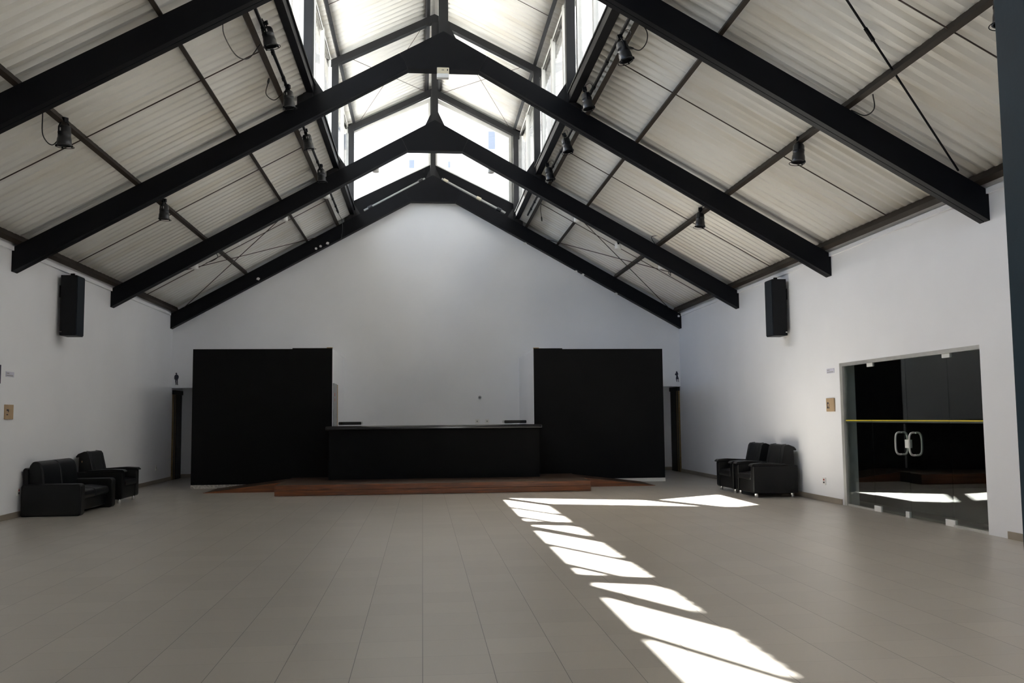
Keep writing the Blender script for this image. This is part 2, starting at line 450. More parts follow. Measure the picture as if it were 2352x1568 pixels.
# dark steel channel under and beside the gable window
b = MB()
b.prism([(GLX, sill(GLX) - .42), (.27, sill(.27) - .40), (.27, 7.915), (GLX, 6.888 - (-1.756 - GLX) * .51 + .03)], 'y', 23.28, 23.33)
b.prism([(GRX, sill(GRX) - .42), (.27, sill(.27) - .40), (.27, 7.915), (GRX, 6.80)], 'y', 23.28, 23.33)
tag(b.build('trim_7', STEEL), 'dark sill under the gable window', 'trim', kind='structure')
b = MB()
for s_ in (-1, 1):
    xe = GLX if s_ < 0 else GRX
    b.prism([(xa, MZA - .02), (xa, MZA + .13), (xe, zm(xe) + .13), (xe, zm(xe) - .02)], 'y', 23.30, 23.45)
b.box(GLX - .02, -1.79, 23.30, 23.42, 6.6, 8.95); b.box(2.30, GRX + .02, 23.30, 23.42, 6.6, 8.9)
tag(b.build('trim_8', GALV), 'grey metal closing strip above the gable window', 'trim', kind='structure')

# ------------------------------------------------------------------ roof trusses
TLAB = ['black steel gable frame against the end wall', 'black steel gable frame next in front of the end wall',
        'black steel gable frame carrying the cream emergency light', 'large black steel gable frame nearest the viewer, cut by the picture top',
        'black steel gable frame on the navy column', 'black steel gable frame overhead', 'black steel gable frame behind the viewer']
def truss(i):
    y0 = T[i]; A = XA[i]; ZFi = ZF[i]; yc = y0 + BT / 2
    t = thing('roof_truss', TLAB[i], 'roof truss', (A, y0, ZB), group='gable frames of the hall')
    def loc(pts): return [(p[0] - A, p[1] - ZB) for p in pts]
    sl = (ZA - ZT) / (A - xL); sr_ = (ZA - ZT) / (xR - A)
    def top(x): return ZT + sl * (x - xL) if x < A else ZT + sr_ * (xR - x)
    for s_ in (-1, 1):
        xe = xL + .002 if s_ < 0 else xR - .002
        f = (A + s_ * DXF, ZFi); g = (A + s_ * (DXF + .125), top(A + s_ * (DXF + .125)))
        b = MB()
        for a, c in ((0, BT / 2 - .006), (BT / 2 + .006, BT)):
            b.prism(loc([(xe, ZB), f, g, (xe, ZT)]), 'y', a, c)
        b.prism(loc([(xe, ZB + .012), (f[0], f[1] + .012), (g[0], g[1] - .012), (xe, ZT - .012)]), 'y', BT / 2 - .008, BT / 2 + .008)
        b.build('rafter', STEEL, t)
    b = MB()
    b.prism(loc([(A - DXF + .004, ZFi), (A + DXF - .004, ZFi), (A + DXF + .121, top(A + DXF + .121)), (A, ZA), (A - DXF - .121, top(A - DXF - .121))]), 'y', .003, BT - .003)
    b.build('ridge_gusset', STEEL, t)
    for k, px in enumerate((-1.775, A + .002, 2.40)):
        hw = .066 if i < 2 else .074
        zb = top(px) - .03 if k != 1 else ZA - .15
        ztp = zm(px) - (.10 if k != 1 else .05)
        b = MB(); b.box(px - hw - A, px + hw - A, BT / 2 - .07, BT / 2 + .07, zb - ZB, ztp - ZB)
        if k == 1:
            for s_ in (-1, 1):
                b.prism(loc([(px + s_ * hw, top(px + s_ * hw) - .02), (px + s_ * .21, top(px + s_ * .21) - .02), (px + s_ * .21, top(px + s_ * .21) + .01), (px + s_ * hw, ZA + .20)]), 'y', BT / 2 - .008, BT / 2 + .008)
        else:
            s_ = 1 if k == 0 else -1
            q = px + s_ * hw
            b.prism(loc([(q, top(q) - .02), (q + s_ * .17, top(q + s_ * .17) - .02), (q + s_ * .17, top(q + s_ * .17) + .01), (q, top(q) + .36)]), 'y', BT / 2 - .008, BT / 2 + .008)
            q = px - s_ * hw
            b.prism(loc([(q, top(q) - .02), (q - s_ * .10, top(q - s_ * .10) - .02), (q - s_ * .10, top(q - s_ * .10) + .16), (q, top(q) + .22)]), 'y', BT / 2 - .008, BT / 2 + .008)
        b.build('post', POST, t)
    for s_ in (-1, 1):
        xe = -1.86 if s_ < 0 else 2.50
        b = MB()
        b.prism(loc([(A, zm(xa) - .17), (A, zm(xa)), (xe, zm(xe)), (xe, zm(xe) - .16)]), 'y', BT / 2 - .05, BT / 2 + .05)
        b.prism(loc([(A, zm(xa) - .17), (A, zm(xa) - .155), (xe, zm(xe) - .145), (xe, zm(xe) - .16)]), 'y', BT / 2 - .075, BT / 2 + .075)
        b.build('upper_rafter', POST, t)
    return t
for i in range(7): truss(i)

# ------------------------------------------------------------------ purlins
def purlin(name, label, x, side, w_=.06, h=.112, y0=YF, y1=23.3, material=PURLIN, upper=False, group='roof purlins'):
    if upper: s = MSL if side < 0 else -MSR; z = zm(x)
    else: s = SL if side < 0 else -SRr; z = zroof(x)
    c = 1 / math.sqrt(1 + s * s); tx, tz = c, s * c; nx, nz = -s * c, c
    pts = [(-tx * w_ / 2, -tz * w_ / 2), (tx * w_ / 2, tz * w_ / 2), (tx * w_ / 2 + nx * h, tz * w_ / 2 + nz * h), (-tx * w_ / 2 + nx * h, -tz * w_ / 2 + nz * h)]
    b = MB(); b.prism(pts, 'y', 0, y1 - y0)
    o = b.build(name, material); o.location = (x, y0, z + .004)
    return tag(o, label, 'purlin', group)
purlin('roof_purlin', 'dark purlin along the left eave above the sofa wall', -5.985, -1, .09)
purlin('roof_purlin', 'brown purlin on the left slope, lower one carrying two spotlights', -4.32, -1)
purlin('roof_purlin', 'plain black purlin halfway up the left slope', -2.84, -1, .05)
purlin('roof_purlin', 'black purlin beside the left row of hanging spotlights', -2.09, -1, .07)
purlin('roof_purlin', 'brown purlin along the right eave above the glass entrance', 6.49, 1, .09)
purlin('roof_purlin', 'brown purlin on the right slope, lower one carrying two spotlights', 4.93, 1)
purlin('roof_purlin', 'plain dark purlin halfway up the right slope', 3.44, 1, .05)
purlin('roof_purlin', 'black purlin beside the right row of hanging spotlights', 2.64, 1, .07)
purlin('upper_purlin', 'purlin along the left eave of the raised roof', -1.70, -1, .06, .09, upper=True, material=POST, group='purlins of the raised roof')
purlin('upper_purlin', 'purlin along the right eave of the raised roof', 2.36, 1, .06, .09, upper=True, material=POST, group='purlins of the raised roof')
purlin('upper_purlin', 'purlin left of the raised ridge', xa - .14, -1, .07, .09, upper=True, material=POST, group='purlins of the raised roof')
purlin('upper_purlin', 'purlin right of the raised ridge', xa + .14, 1, .07, .09, upper=True, material=POST, group='purlins of the raised roof')
purlin('eave_gutter', 'brown gutter under the left edge of the raised roof', -1.90, -1, .07, .09, upper=True, group='gutters of the raised roof')
purlin('eave_gutter', 'brown gutter under the right edge of the raised roof', 2.57, 1, .07, .09, upper=True, group='gutters of the raised roof')

# sag rods and braces
def rod(name, label, cat, p, q, r=.008, material=RODM, group=None, extra=None):
    b = MB(); P = Vector(p); d = Vector(q) - P
    b.tube([(0, 0, 0), tuple(d)], r, 6)
    o = b.build(name, material, smooth=40); o.location = P
    tag(o, label, cat, group)
    if extra is not None:
        e = MB(); c = d.normalized()
        e.tube([tuple(d * extra - c * .09), tuple(d * extra + c * .09)], .022, 6); e.build('turnbuckle', material, o)
    return o
bays = [(20.6, 'end bay at the back wall'), (16.5, 'second bay from the back wall'), (12.15, 'third bay from the back wall'), (8.0, 'bay nearest the viewer')]
for y, lab in bays:
    rod('sag_rod', 'thin rust red tie rod across the left slope, ' + lab, 'tie rod', (-5.95, y, zl(-5.95) + .06), (-2.10, y, zl(-2.10) + .06), group='tie rods between purlins')
    rod('sag_rod', 'thin dark tie rod across the right slope, ' + lab, 'tie rod', (6.45, y, zr(6.45) + .06), (2.65, y, zr(2.65) + .06), group='tie rods between purlins')
    rod('sag_rod', 'thin tie rod in the left raised roof, ' + lab, 'tie rod', (-1.70, y, zm(-1.70) + .05), (xa - .1, y, zm(xa - .1) + .05), .006, group='tie rods between purlins')
    rod('sag_rod', 'thin tie rod in the right raised roof, ' + lab, 'tie rod', (2.36, y, zm(2.36) + .05), (xa + .1, y, zm(xa + .1) + .05), .006, group='tie rods between purlins')
ta, tb = T[1] + .2, T[0]
G = 'diagonal brace rods in the roof'
rod('brace_rod', 'brace rod falling to the back left eave corner', 'brace rod', (-2.17, ta, zl(-2.17) - .02), (-5.78, tb, zl(-5.78) - .02), .009, group=G)
rod('brace_rod', 'brace rod rising from the left eave to the back frame, crossing the other', 'brace rod', (-5.85, ta, zl(-5.85) - .02), (-2.62, tb, zl(-2.62) - .02), .009, group=G)
rod('brace_rod', 'brace rod falling to the back right eave corner', 'brace rod', (2.70, ta, zr(2.70) - .02), (6.3, tb, zr(6.3) - .02), .009, group=G)
rod('brace_rod', 'brace rod rising from the right eave to the back frame, crossing the other', 'brace rod', (6.35, ta, zr(6.35) - .02), (3.15, tb, zr(3.15) - .02), .009, group=G)
A_ = Vector((6.28, 10.12, 4.27)); Bv = Vector((4.144, 8.388, 5.464)); E_ = A_ + (Bv - A_) * 1.72
rod('brace_rod', 'thick brace rod with turnbuckle at the upper right, nearest the viewer', 'brace rod', tuple(A_), tuple(E_), .013, STEEL, G, extra=.48)
A_ = Vector((-5.76, 10.12, 4.27)); E_ = Vector((-2.1, 7.1, 6.25))
rod('brace_rod', 'thick brace rod on the left slope nearest the viewer', 'brace rod', tuple(A_), tuple(E_), .013, STEEL, G, extra=.48)
for (x0, x1, lab) in ((-1.55, xa - .2, 'left'), (2.22, xa + .25, 'right')):
    rod('brace_rod', 'fine brace rod in the %s raised roof, from its eave up to the back ridge' % lab, 'brace rod', (x0, ta, zm(x0) - .02), (x1, tb, zm(x1) - .02), .006, group=G)
    rod('brace_rod', 'fine brace rod in the %s raised roof, from ridge down to the back eave' % lab, 'brace rod', (x1, ta, zm(x1) - .02), (x0, tb, zm(x0) - .02), .006, group=G)

# ------------------------------------------------------------------ spotlights
def ring(c, r, n=16, zo=0): return [(c[0] + r * math.cos(2 * PI * k / n), c[1] + r * math.sin(2 * PI * k / n), c[2] + zo) for k in range(n)]
def make_spot():
    """origin at the middle of the lamp can, can axis along -z, clamp above"""
    t = thing('track_spotlight', '', 'spotlight', (0, 0, 0), group='black stage spotlights under the roof')
    b = MB()
    prof = [(.030, .155), (.060, .150), (.072, .125), (.074, .06), (.077, .055), (.077, .04), (.074, .035), (.075, -.03), (.079, -.035), (.079, -.05), (.082, -.055), (.085, -.135), (.095, -.14), (.095, -.152), (.080, -.152), (.074, -.06), (.02, -.04)]
    n = 20; vs = []; fs = []
    for (r, z) in prof: vs += [(r * math.cos(2 * PI * k / n), r * math.sin(2 * PI * k / n), z) for k in range(n)]
    for i in range(len(prof) - 1):
        for k in range(n): fs.append((i * n + k, i * n + (k + 1) % n, (i + 1) * n + (k + 1) % n, (i + 1) * n + k))
    fs.append(list(range(n))); fs.append([(len(prof) - 1) * n + k for k in range(n)])
    b.add(vs, fs); b.build('lamp_can', PLASTICB, t, smooth=40)
    b = MB()
    b.tube(ring((.02, 0, -.172), .097, 20), .005, 6, closed=True)
    for a in (.5, 2.6, 4.2): b.box(.09 * math.cos(a) - .008, .09 * math.cos(a) + .008, .09 * math.sin(a) - .008, .09 * math.sin(a) + .008, -.178, -.145)
    b.build('filter_ring', STEEL, t, smooth=40)
    b = MB()
    b.tube([(0, -.083, .0), (0, -.086, .12), (0, -.05, .20), (0, 0, .215), (0, .05, .20), (0, .086, .12), (0, .083, .0)], .009, 6)
    b.box(-.03, .03, -.03, .03, .205, .275)
    b.tube([(.0, -.10, .235), (.0, .03, .235)], .006, 6); b.tube([(0, -.10, .215), (0, -.10, .26)], .006, 6)
    b.build('bracket', STEEL, t, smooth=40)
    b = MB(); b.box(-.02, .02, -.0755, -.0725, .06, .105); b.build('sticker', PAPER, t)
    b = MB(); b.tube(smooth_path([(0, .03, .15), (-.05, .12, .12), (-.10, .16, .18), (-.08, .12, .27), (-.01, .06, .27)]), .005, 6)
    b.build('cable', PLASTICB, t, smooth=40)
    return t
spots = [
    (-1.93, 11.60, 6.258, 'black spotlight of the left row, nearest the viewer with a long dangling plug', .22, .12),
    (-1.95, 13.517, 6.12, 'black spotlight of the left row, just before the emergency light frame', .05, .05),
    (-1.95, 15.807, 6.18, 'black spotlight of the left row, first behind the emergency light frame', .20, .15),
    (-1.95, 17.947, 6.16, 'black spotlight of the left row, farthest one', .05, .05),
    (2.50, 10.962, 5.942, 'black spotlight of the right row, nearest the viewer with coiled cable', -.25, .10),
    (2.48, 13.395, 6.16, 'black spotlight of the right row, just before the emergency light frame', -.2, .05),
    (2.50, 15.514, 6.12, 'black spotlight of the right row, first behind the emergency light frame', -.25, .05),
    (2.50, 17.719, 6.20, 'black spotlight of the right row, farthest one', -.2, .05),
    (-4.30, 11.399, 4.87, 'black spotlight on the lower left purlin, nearer one by a looped wire', -.05, .06),
    (-4.28, 15.673, 4.90, 'black spotlight on the lower left purlin, farther one', -.02, .06),
    (4.93, 11.495, 4.85, 'black spotlight on the lower right purlin, nearer one', .05, .06),
    (4.90, 15.738, 4.88, 'black spotlight on the lower right purlin, farther one', .03, .06),
    (4.95, 7.21, 4.853, 'black spotlight half hidden behind the navy column', .03, .06)]
proto = make_spot()
for k, (x, y, z, lab, ax, ay) in enumerate(spots):
    o = proto if k == 0 else copy_tree(proto)
    o['label'] = lab
    o.location = (x, y, z); o.scale = (1, 1, .8)
    o.rotation_euler = (ay, -ax, random.uniform(-.5, .5) + (0 if x < 0 else PI))
# lighting tracks
for x, lab in ((-1.985, 'left'), (2.555, 'right')):
    for y0, y1, bl in ((19.2, 22.0, 'in the end bay'), (14.55, 18.6, 'in the bay behind the emergency light'), (10.35, 14.2, 'in the bay before the emergency light')):
        b = MB(); b.box(-.016, .016, 0, y1 - y0, -.018, .018)
        for q in (.3, .5, .75): b.box(-.02, .02, q * (y1 - y0) - .05, q * (y1 - y0) + .05, -.03, .02)
        b.box(-.025, .025, -.02, .16, -.03, .03)
        o = b.build('lighting_track', STEEL); o.location = (x, y0, zroof(x) + .025)
        tag(o, 'slim black lighting track beside the %s upper purlin, %s' % (lab, bl), 'lighting track', 'lighting tracks')
# loose cables
def cable(label, pts, r=.007, plug=True):
    P = Vector(pts[0]); q = [tuple(Vector(p) - P) for p in pts]
    b = MB(); b.tube(smooth_path(q), r, 6)
    o = b.build('loose_cable', PLASTICB, smooth=40); o.location = P
    tag(o, label, 'cable', 'loose cables under the roof')
    if plug:
        e = Vector(q[-1]); d = (Vector(q[-1]) - Vector(q[-2])).normalized()
        c = MB(); c.tube([tuple(e - d * .02), tuple(e + d * .02), tuple(e + d * .07), tuple(e + d * .09)], [.012, .018, .014, .010], 8); c.build('plug', PLASTICB, o, smooth=40)
    return o
cable('long looping wire with plug left of the nearest left spotlight', [(-2.06, 11.75, 6.22), (-2.20, 11.72, 6.02), (-2.30, 11.45, 5.95), (-2.37, 11.1, 6.05), (-2.34, 10.85, 6.12)])
cable('short looping wire left of the second left spotlight', [(-2.06, 13.55, 6.2), (-2.16, 13.5, 6.1), (-2.24, 13.3, 6.12), (-2.17, 13.05, 6.2)])
cable('looping wire hanging beside the nearer lower left spotlight', [(-4.36, 10.9, 4.98), (-4.45, 11.15, 4.80), (-4.42, 11.35, 4.74), (-4.34, 11.42, 4.88)], plug=False)
cable('ring of wire right of the nearest right spotlight', [(2.62, 10.7, 6.24), (2.74, 10.75, 6.12), (2.76, 10.85, 6.02), (2.70, 10.95, 5.96), (2.60, 10.95, 5.98)])
cable('wire dropping from the purlin near the back right frame', [(2.62, 19.9, 6.27), (2.64, 20.2, 6.05), (2.67, 20.3, 5.90)])
cable('wire sagging from the second frame on the right slope', [(3.05, 19.0, 6.0), (3.2, 19.2, 5.74), (3.35, 19.3, 5.72), (3.5, 19.0, 5.82)], plug=False)
cable('loop of wire over the right lower purlin at the second frame', [(4.85, 18.5, 5.15), (4.78, 18.75, 5.16), (4.95, 18.95, 5.0), (5.1, 18.95, 4.8), (5.02, 18.9, 4.72)], plug=False)
cable('wire hanging from the right lower purlin beside the nearest frame', [(5.0, 9.6, 4.97), (5.07, 9.72, 4.85), (5.05, 9.9, 4.83), (5.0, 10.12, 4.965)], plug=False)
cable('wire dropping beside the left upper purlin at the back frame', [(-2.0, 21.6, 6.30), (-1.9, 21.9, 6.15), (-1.92, 22.4, 6.0), (-2.0, 22.9, 5.85)], plug=False)
cable('drooping wire under the left end of the second frame', [(-4.35, 19.0, 4.60), (-4.22, 19.05, 4.66), (-4.12, 19.02, 4.74), (-4.2, 18.95, 4.86)], plug=False)
cable('hooked wire under the right end of the second frame', [(5.05, 19.0, 4.62), (5.2, 19.02, 4.56), (5.25, 19.02, 4.40), (5.20, 19.0, 4.46), (5.22, 18.96, 4.58)], plug=False)

# white floodlights on the far side of the second frame
wlamps = [(-4.557, 4.53, 'white round lamp under the left arm of the second frame, lowest one'),
          (-3.734, 5.03, 'white round lamp under the left arm of the second frame, next above the lowest'),
          (-2.796, 5.53, 'white round lamp under the left arm of the second frame, by the plain purlin'),
          (-1.95, 6.02, 'white round lamp under the left arm of the second frame, by the light track'),
          (-.951, 6.58, 'white lamp seen against the gable window, left one'),
          (1.442, 6.60, 'white lamp seen against the gable window, right one'),
          (3.251, 5.58, 'white round lamp under the right arm of the second frame, highest one'),
          (4.115, 5.01, 'white round lamp under the right arm of the second frame, middle one'),
          (5.041, 4.59, 'white round lamp under the right arm of the second frame, lowest one')]
for x, z, lab in wlamps:
    t = thing('white_lamp', lab, 'lamp', (x, 18.99, z), group='white lamps on the second frame')
    s_ = -1 if x > .3 else 1
    b = MB(); b.tube([(0, 0, -.06), (0, 0, -.055), (0, 0, -.03), (s_ * .0, 0, .06), (0, 0, .075)], [.055, .066, .068, .060, .03], 14); b.build('lamp_can', PLASTICW, t, smooth=45)
    b = MB(); b.box(-.02, .02, -.068, .0, .03, .09); b.build('bracket', STEEL, t)
# tube lights above the back frame
for side in (-1, 1):
    if side < 0: p, q = Vector((-1.45, 23.20, 6.66)), Vector((.08, 23.20, 7.50))
    else: p, q = Vector((.50, 23.20, 7.50)), Vector((2.12, 23.20, 6.64))
    d = q - p
    t = thing('tube_light', 'grey tube light fitting on the back frame, %s of the ridge post' % ('left' if side < 0 else 'right with white clips'), 'tube light', tuple(p), group='tube lights over the back frame')
    b = MB(); b.tube([(0, 0, 0), tuple(d)], .035, 12); b.build('tube', PIPE, t, smooth=45)
    b = MB(); c = d.normalized()
    nz = Vector((-c.z, 0, c.x))
    if nz.z < 0: nz = -nz
    b.tube([tuple(nz * -.07 + c * .02), tuple(d - c * .02 + nz * -.07)], .028, 8); b.build('lower_tube', PLASTICB, t, smooth=45)
    for f in ((.10, .93) if side < 0 else (.06, .58, .90)):
        b = MB(); b.tube([tuple(d * f - c * .06), tuple(d * f + c * .06)], .055, 12)
        b.build('clip', CREAM if (side > 0 and f < .8) else PLASTICB, t, smooth=45)
# emergency light
t = thing('emergency_light', 'small cream emergency light under the ridge of the third frame', 'emergency light', (.335, 14.26, 6.86))
b = MB(); b.box(-.095, .095, -.035, .05, -.015, .085); b.build('housing', CREAM, t, bevel=.008)
b = MB(); b.box(-.098, .092, -.04, .05, -.085, -.012); b.build('diffuser', LENS, t, bevel=.012)
b = MB(); b.box(-.018, -.008, -.037, -.034, .035, .05); b.box(0, .012, -.037, -.034, .035, .05); b.box(.062, .078, -.037, -.034, .03, .06); b.build('marking', INK, t)
# paper scraps on the back frame
scr = [(-4.02, 4.90, 'white scrap stuck under the left arm of the back frame, lowest'), (-2.62, 5.66, 'white scrap on the left arm of the back frame, biggest of the close pair'),
       (-2.51, 5.72, 'white scrap on the left arm of the back frame, upper of the close pair'), (-2.34, 5.80, 'white scrap on the left arm of the back frame, topmost'),
       (2.60, 5.83, 'white scrap on the right arm of the back frame, topmost with a thread'), (3.90, 5.12, 'white scrap on the right arm of the back frame, second from the top'),
       (4.08, 5.04, 'white scrap on the right arm of the back frame, third from the top'), (4.92, 4.55, 'white scrap on the right arm of the back frame, fourth from the top'), (6.55, 3.98, 'white scrap at the right end of the back frame')]
for x, z, lab in scr:
    b = MB(); k = random.uniform(.7, 1.3)
    b.prism([(-.035 * k, -.02), (.02, -.035 * k), (.04 * k, .01), (.005, .035), (-.03, .02)], 'y', -.012, 0)
    o = b.build('paper_scrap', PAPER); o.location = (x, 23.07, z)
    tag(o, lab, 'scrap', 'paper scraps on the back frame')

# ------------------------------------------------------------------ navy column
t = thing('steel_column', 'dark navy square column at the right edge of the picture', 'column', (4.250, 5.885, 0))
b = MB(); b.box(-.165, .165, -.165, .165, 0, zr(4.275) - .36); b.build('shaft', NAVY, t, bevel=.01)
b = MB(); b.box(-.175, .19, -.175, .175, 0, .02); b.build('base_plate', NAVY, t)

# ------------------------------------------------------------------ inner walls beside the bar
PY = 20.2
def inner(name, label, x0, x1, zt, raised):
    b = MB(); b.box(x0, x1, PY, YB, 0, zt - .006)
    o = b.build(name, WHITE); tag(o, label, 'wall', kind='structure')
    b = MB(); b.box(x0, x1, PY - .02, PY, .078, zt - .012); b.box(raised[0], raised[1], PY - .02, PY, zt - .013, zt + .006)
    b.build('black_panel', BLACKWALL, o)
    b = MB(); b.box(x0 - .006, x1 + (.006 if x0 > 0 else 0), PY - .014, PY, 0, .076); b.build('plinth', SPECKLE if x0 < 0 else PAPER, o)
    b = MB(); cx = (raised[0], raised[0] + .12) if x0 > 0 else (raised[1] - .12, raised[1])
    b.box(cx[0], cx[1], PY - .02, PY + .06, zt + .006, zt + .022); b.build('corner_cap', RAWWOOD, o)
    return o
inner('wall_inner_left', 'black fronted white block left of the bar', -4.852, -1.930, 2.957, (-2.777, -1.930))
inner('wall_inner_right', 'black fronted white block right of the bar', 2.440, 5.335, 2.940, (2.440, 3.08))
t = thing('door_4', 'grey door edge in the white side of the left bar block', 'door', (-1.93, 20.30, 0), kind='structure')
b = MB(); b.box(0, .03, .03, .72, 0, 2.21); b.build('door_edge', GREYDOOR, t)
b = MB(); b.box(0, .035, .72, .86, 0, 2.20); b.build('jamb', RAWWOOD, t)
b = MB(); b.box(.029, .034, .10, .22, 1.93, 2.0); b.box(.029, .034, .12, .20, 1.82, 1.88); b.build('hinge', RED, t)

# bar counter
t = thing('bar_counter', 'long black bar counter with a glossy black stone top', 'counter', (.25, 19.2, .205))
b = MB(); b.box(-2.15, 2.17, 0, .94, 0, .99); b.build('front_panel', BLACKWALL, t)
b = MB(); b.box(-2.22, 2.235, -.08, .96, .99, 1.085); b.build('countertop', GRANITE, t, bevel=.035, seg=4)
for x0, x1, lab in ((-1.928, -1.405, 'left'), (1.915, 2.44, 'right')):
    b = MB(); b.box(0, x1 - x0, 0, .55, 0, .072)
    o = b.build('stone_ledge', GRANITE, bevel=.02, seg=3); o.location = (x0, 21.7, 1.297)
    tag(o, 'short black stone ledge behind the bar on its %s side' % lab, 'ledge', 'stone ledges behind the bar')
# wall fittings on the back wall
t = thing('wall_fitting', 'small round grey fitting on the white wall behind the bar', 'fitting', (1.439, YB, 1.944))
b = MB(); b.tube([(0, 0, 0), (0, -.02, 0), (0, -.05, 0), (0, -.06, 0)], [.02, .042, .042, .02], 14); b.build('knob', GREYDOOR, t, smooth=45)
b = MB(); b.tube([(0, -.05, 0), (0, -.075, 0)], [.02, .012], 10); b.build('nozzle', PLASTICB, t, smooth=45)
for x, lab in ((1.37, 'left'), (1.62, 'right')):
    t = thing('wall_outlet', 'white socket plate just above the bar top, %s of the two' % lab, 'outlet', (x, YB, 1.345), group='sockets above the bar')
    b = MB(); b.box(-.05, .05, -.012, 0, -.05, .05); b.build('plate', PLASTICW, t, bevel=.004)
    b = MB(); b.box(-.018, .018, -.016, -.011, -.018, .018); b.build('socket', GREYDOOR, t)

# wooden platform and ramps
t = thing('wooden_platform', 'low varnished red wood platform in front of the bar', 'platform', (.24, 17.83, 0))
b = MB(); b.box(-3.0, 3.0, 0, .03, .004, .101); b.build('lower_board', WOOD, t, bevel=.004)
b = MB(); b.box(-3.0, 3.0, -.003, .03, .104, .204); b.build('upper_board', WOOD, t, bevel=.006)
b = MB(); b.box(-3.0, 3.0, .03, 2.345, .0, .202); b.build('deck', WOODTOP, t)
for s_, x0, lab in ((-1, -2.762, 'left'), (1, 3.242, 'right')):
    L = 1.55
    t = thing('wooden_ramp', 'wedge shaped wooden ramp at the %s end of the platform' % lab, 'ramp', (x0, 18.92, 0), group='ramps of the platform')
    b = MB(); b.prism([(0, 0), (s_ * L, 0), (s_ * L, .008), (0, .192)], 'y', 0, .025); b.build('side_board', WOOD, t)
    b = MB(); b.prism([(0, 0), (s_ * (L - .01), 0), (s_ * (L - .01), .006), (0, .19)], 'y', .026, 1.255); b.build('deck', WOODTOP, t)

# ------------------------------------------------------------------ restroom doors and signs
def rdoor(name, label, x, s_, brown):
    t = thing(name, label, 'door', (x, 23.40, 0), kind='structure')
    b = MB(); b.box(0, s_ * .045, .24, .74, 0, 2.10); b.build('door_leaf', STEEL, t)
    b = MB(); b.box(0, s_ * .03, .0, .08, 0, 2.08); b.box(0, s_ * .03, .15, .24, 0, 2.08); b.build('jamb', brown, t)
    b = MB(); b.box(0, s_ * .06, -.02, .79, 2.08, 2.18); b.build('header', STEEL, t)
    b = MB(); b.box(0, s_ * .035, .08, .15, 0, 2.08); b.build('stop', DARKROOM, t)
rdoor('door_2', 'dark door with ochre jamb in the men\'s toilet recess', xL, 1, BROWNDOOR)
rdoor('door_3', 'dark door with ochre jamb in the women\'s toilet recess', xR, -1, BROWNDOOR)
K = .00049
man = [(530, 375), (562, 362), (592, 378), (600, 405), (585, 455), (640, 475), (670, 520), (682, 580), (655, 690), (637, 705), (642, 830), (642, 930), (657, 980), (620, 980), (605, 930), (600, 800), (582, 720), (570, 720), (582, 930), (578, 968), (540, 975), (543, 930), (520, 800), (515, 715), (475, 690), (468, 580), (480, 510), (502, 480), (545, 460), (540, 420), (520, 405)]
woman = [(1005, 262), (1040, 310), (1060, 360), (1080, 400), (1090, 440), (1055, 462), (1060, 520), (1085, 600), (1107, 680), (1087, 702), (1092, 770), (1122, 822), (1102, 832), (1075, 790), (1070, 720), (1050, 690), (1008, 690), (1002, 770), (1007, 827), (983, 832), (972, 760), (962, 680), (953, 660), (972, 560), (980, 498), (940, 490), (903, 435), (918, 410), (962, 372), (962, 320), (985, 280)]
for pts, cx, cz, X, Z, lab in ((man, 575, 670, -5.983, 2.455, 'black silhouette of a standing man above the left recess'), (woman, 1010, 550, 6.528, 2.445, 'black silhouette of a woman in a dress above the right recess')):
    b = MB(); b.prism([((p[0] - cx) * K, (cz - p[1]) * K) for p in pts], 'y', -.008, 0)
    o = b.build('restroom_sign', INK); o.location = (X, YB, Z); tag(o, lab, 'sign', 'toilet silhouettes')

# ------------------------------------------------------------------ glass entrance
t = thing('door_1', 'wide frameless glass entrance with two handled leaves', 'door', (xR, 12.3, 0), kind='structure')
gx = .035
b = MB(); b.box(.0, .07, 14.07 - 12.3, 14.165 - 12.3, 0, 2.237); b.box(.0, .07, DY0 - 12.3, 14.07 - 12.3, 2.185, 2.237)
b.box(.015, .055, 13.23 - 12.3, 14.07 - 12.3, 0, .03); b.box(.015, .055, DY0 - 12.3, 11.17 - 12.3, 0, .03)
b.build('door_frame', ALU, t)
panes = [(13.225, 14.07, .002), (12.205, 13.215, -.002), (11.185, 12.195, .006), (10.43, 11.175, -.001)]
for k, (a, c, rot) in enumerate(panes):
    cy_ = (a + c) / 2 - 12.3; h = (c - a) / 2
    o = MB().box(-.005, .005, -h, h, .03 if k in (0, 3) else .012, 2.18).build('door_leaf' if k in (1, 2) else 'fixed_pane', DGLASS, t)
    o.location = (gx, cy_, 0); o.rotation_euler = (0, random.uniform(-.001, .001), rot)
    b = MB(); b.box(-.007, -.0055, -h, h, 1.322, 1.338); b.build('yellow_stripe', YELLOW, o)
    b = MB(); b.box(-.007, -.0055, -h, h, 1.300, 1.321); b.build('dark_stripe', GREEN, o)
    if k in (1, 2):
        hy = (12.39 if k == 1 else 12.02) - (a + c) / 2
        for s_, nm in ((-1, 'inner_handle'), (1, 'outer_handle')):
            b = MB()
            pts = [(s_ * .006, 0, .865), (s_ * .03, 0, .862), (s_ * .065, 0, .875), (s_ * .085, 0, .92), (s_ * .09, 0, 1.015), (s_ * .085, 0, 1.11), (s_ * .065, 0, 1.155), (s_ * .03, 0, 1.168), (s_ * .006, 0, 1.165)]
            b.tube(smooth_path([(p[0], p[1] + hy + s_ * .0, p[2]) for p in pts], 4), .0135, 10); b.build(nm, ALU, o, smooth=50)
for y, z0, z1, w_ in ((13.2, 2.13, 2.195, .09), (11.18, 2.13, 2.195, .09), (13.13, 0.0, .085, .10), (12.29, 0, .085, .05), (11.25, 0, .085, .11)):
    b = MB(); b.box(gx - .018, gx + .018, y - 12.3 - w_, y - 12.3 + w_, z0, z1); b.build('hinge_patch', PLASTICW, t, bevel=.006)
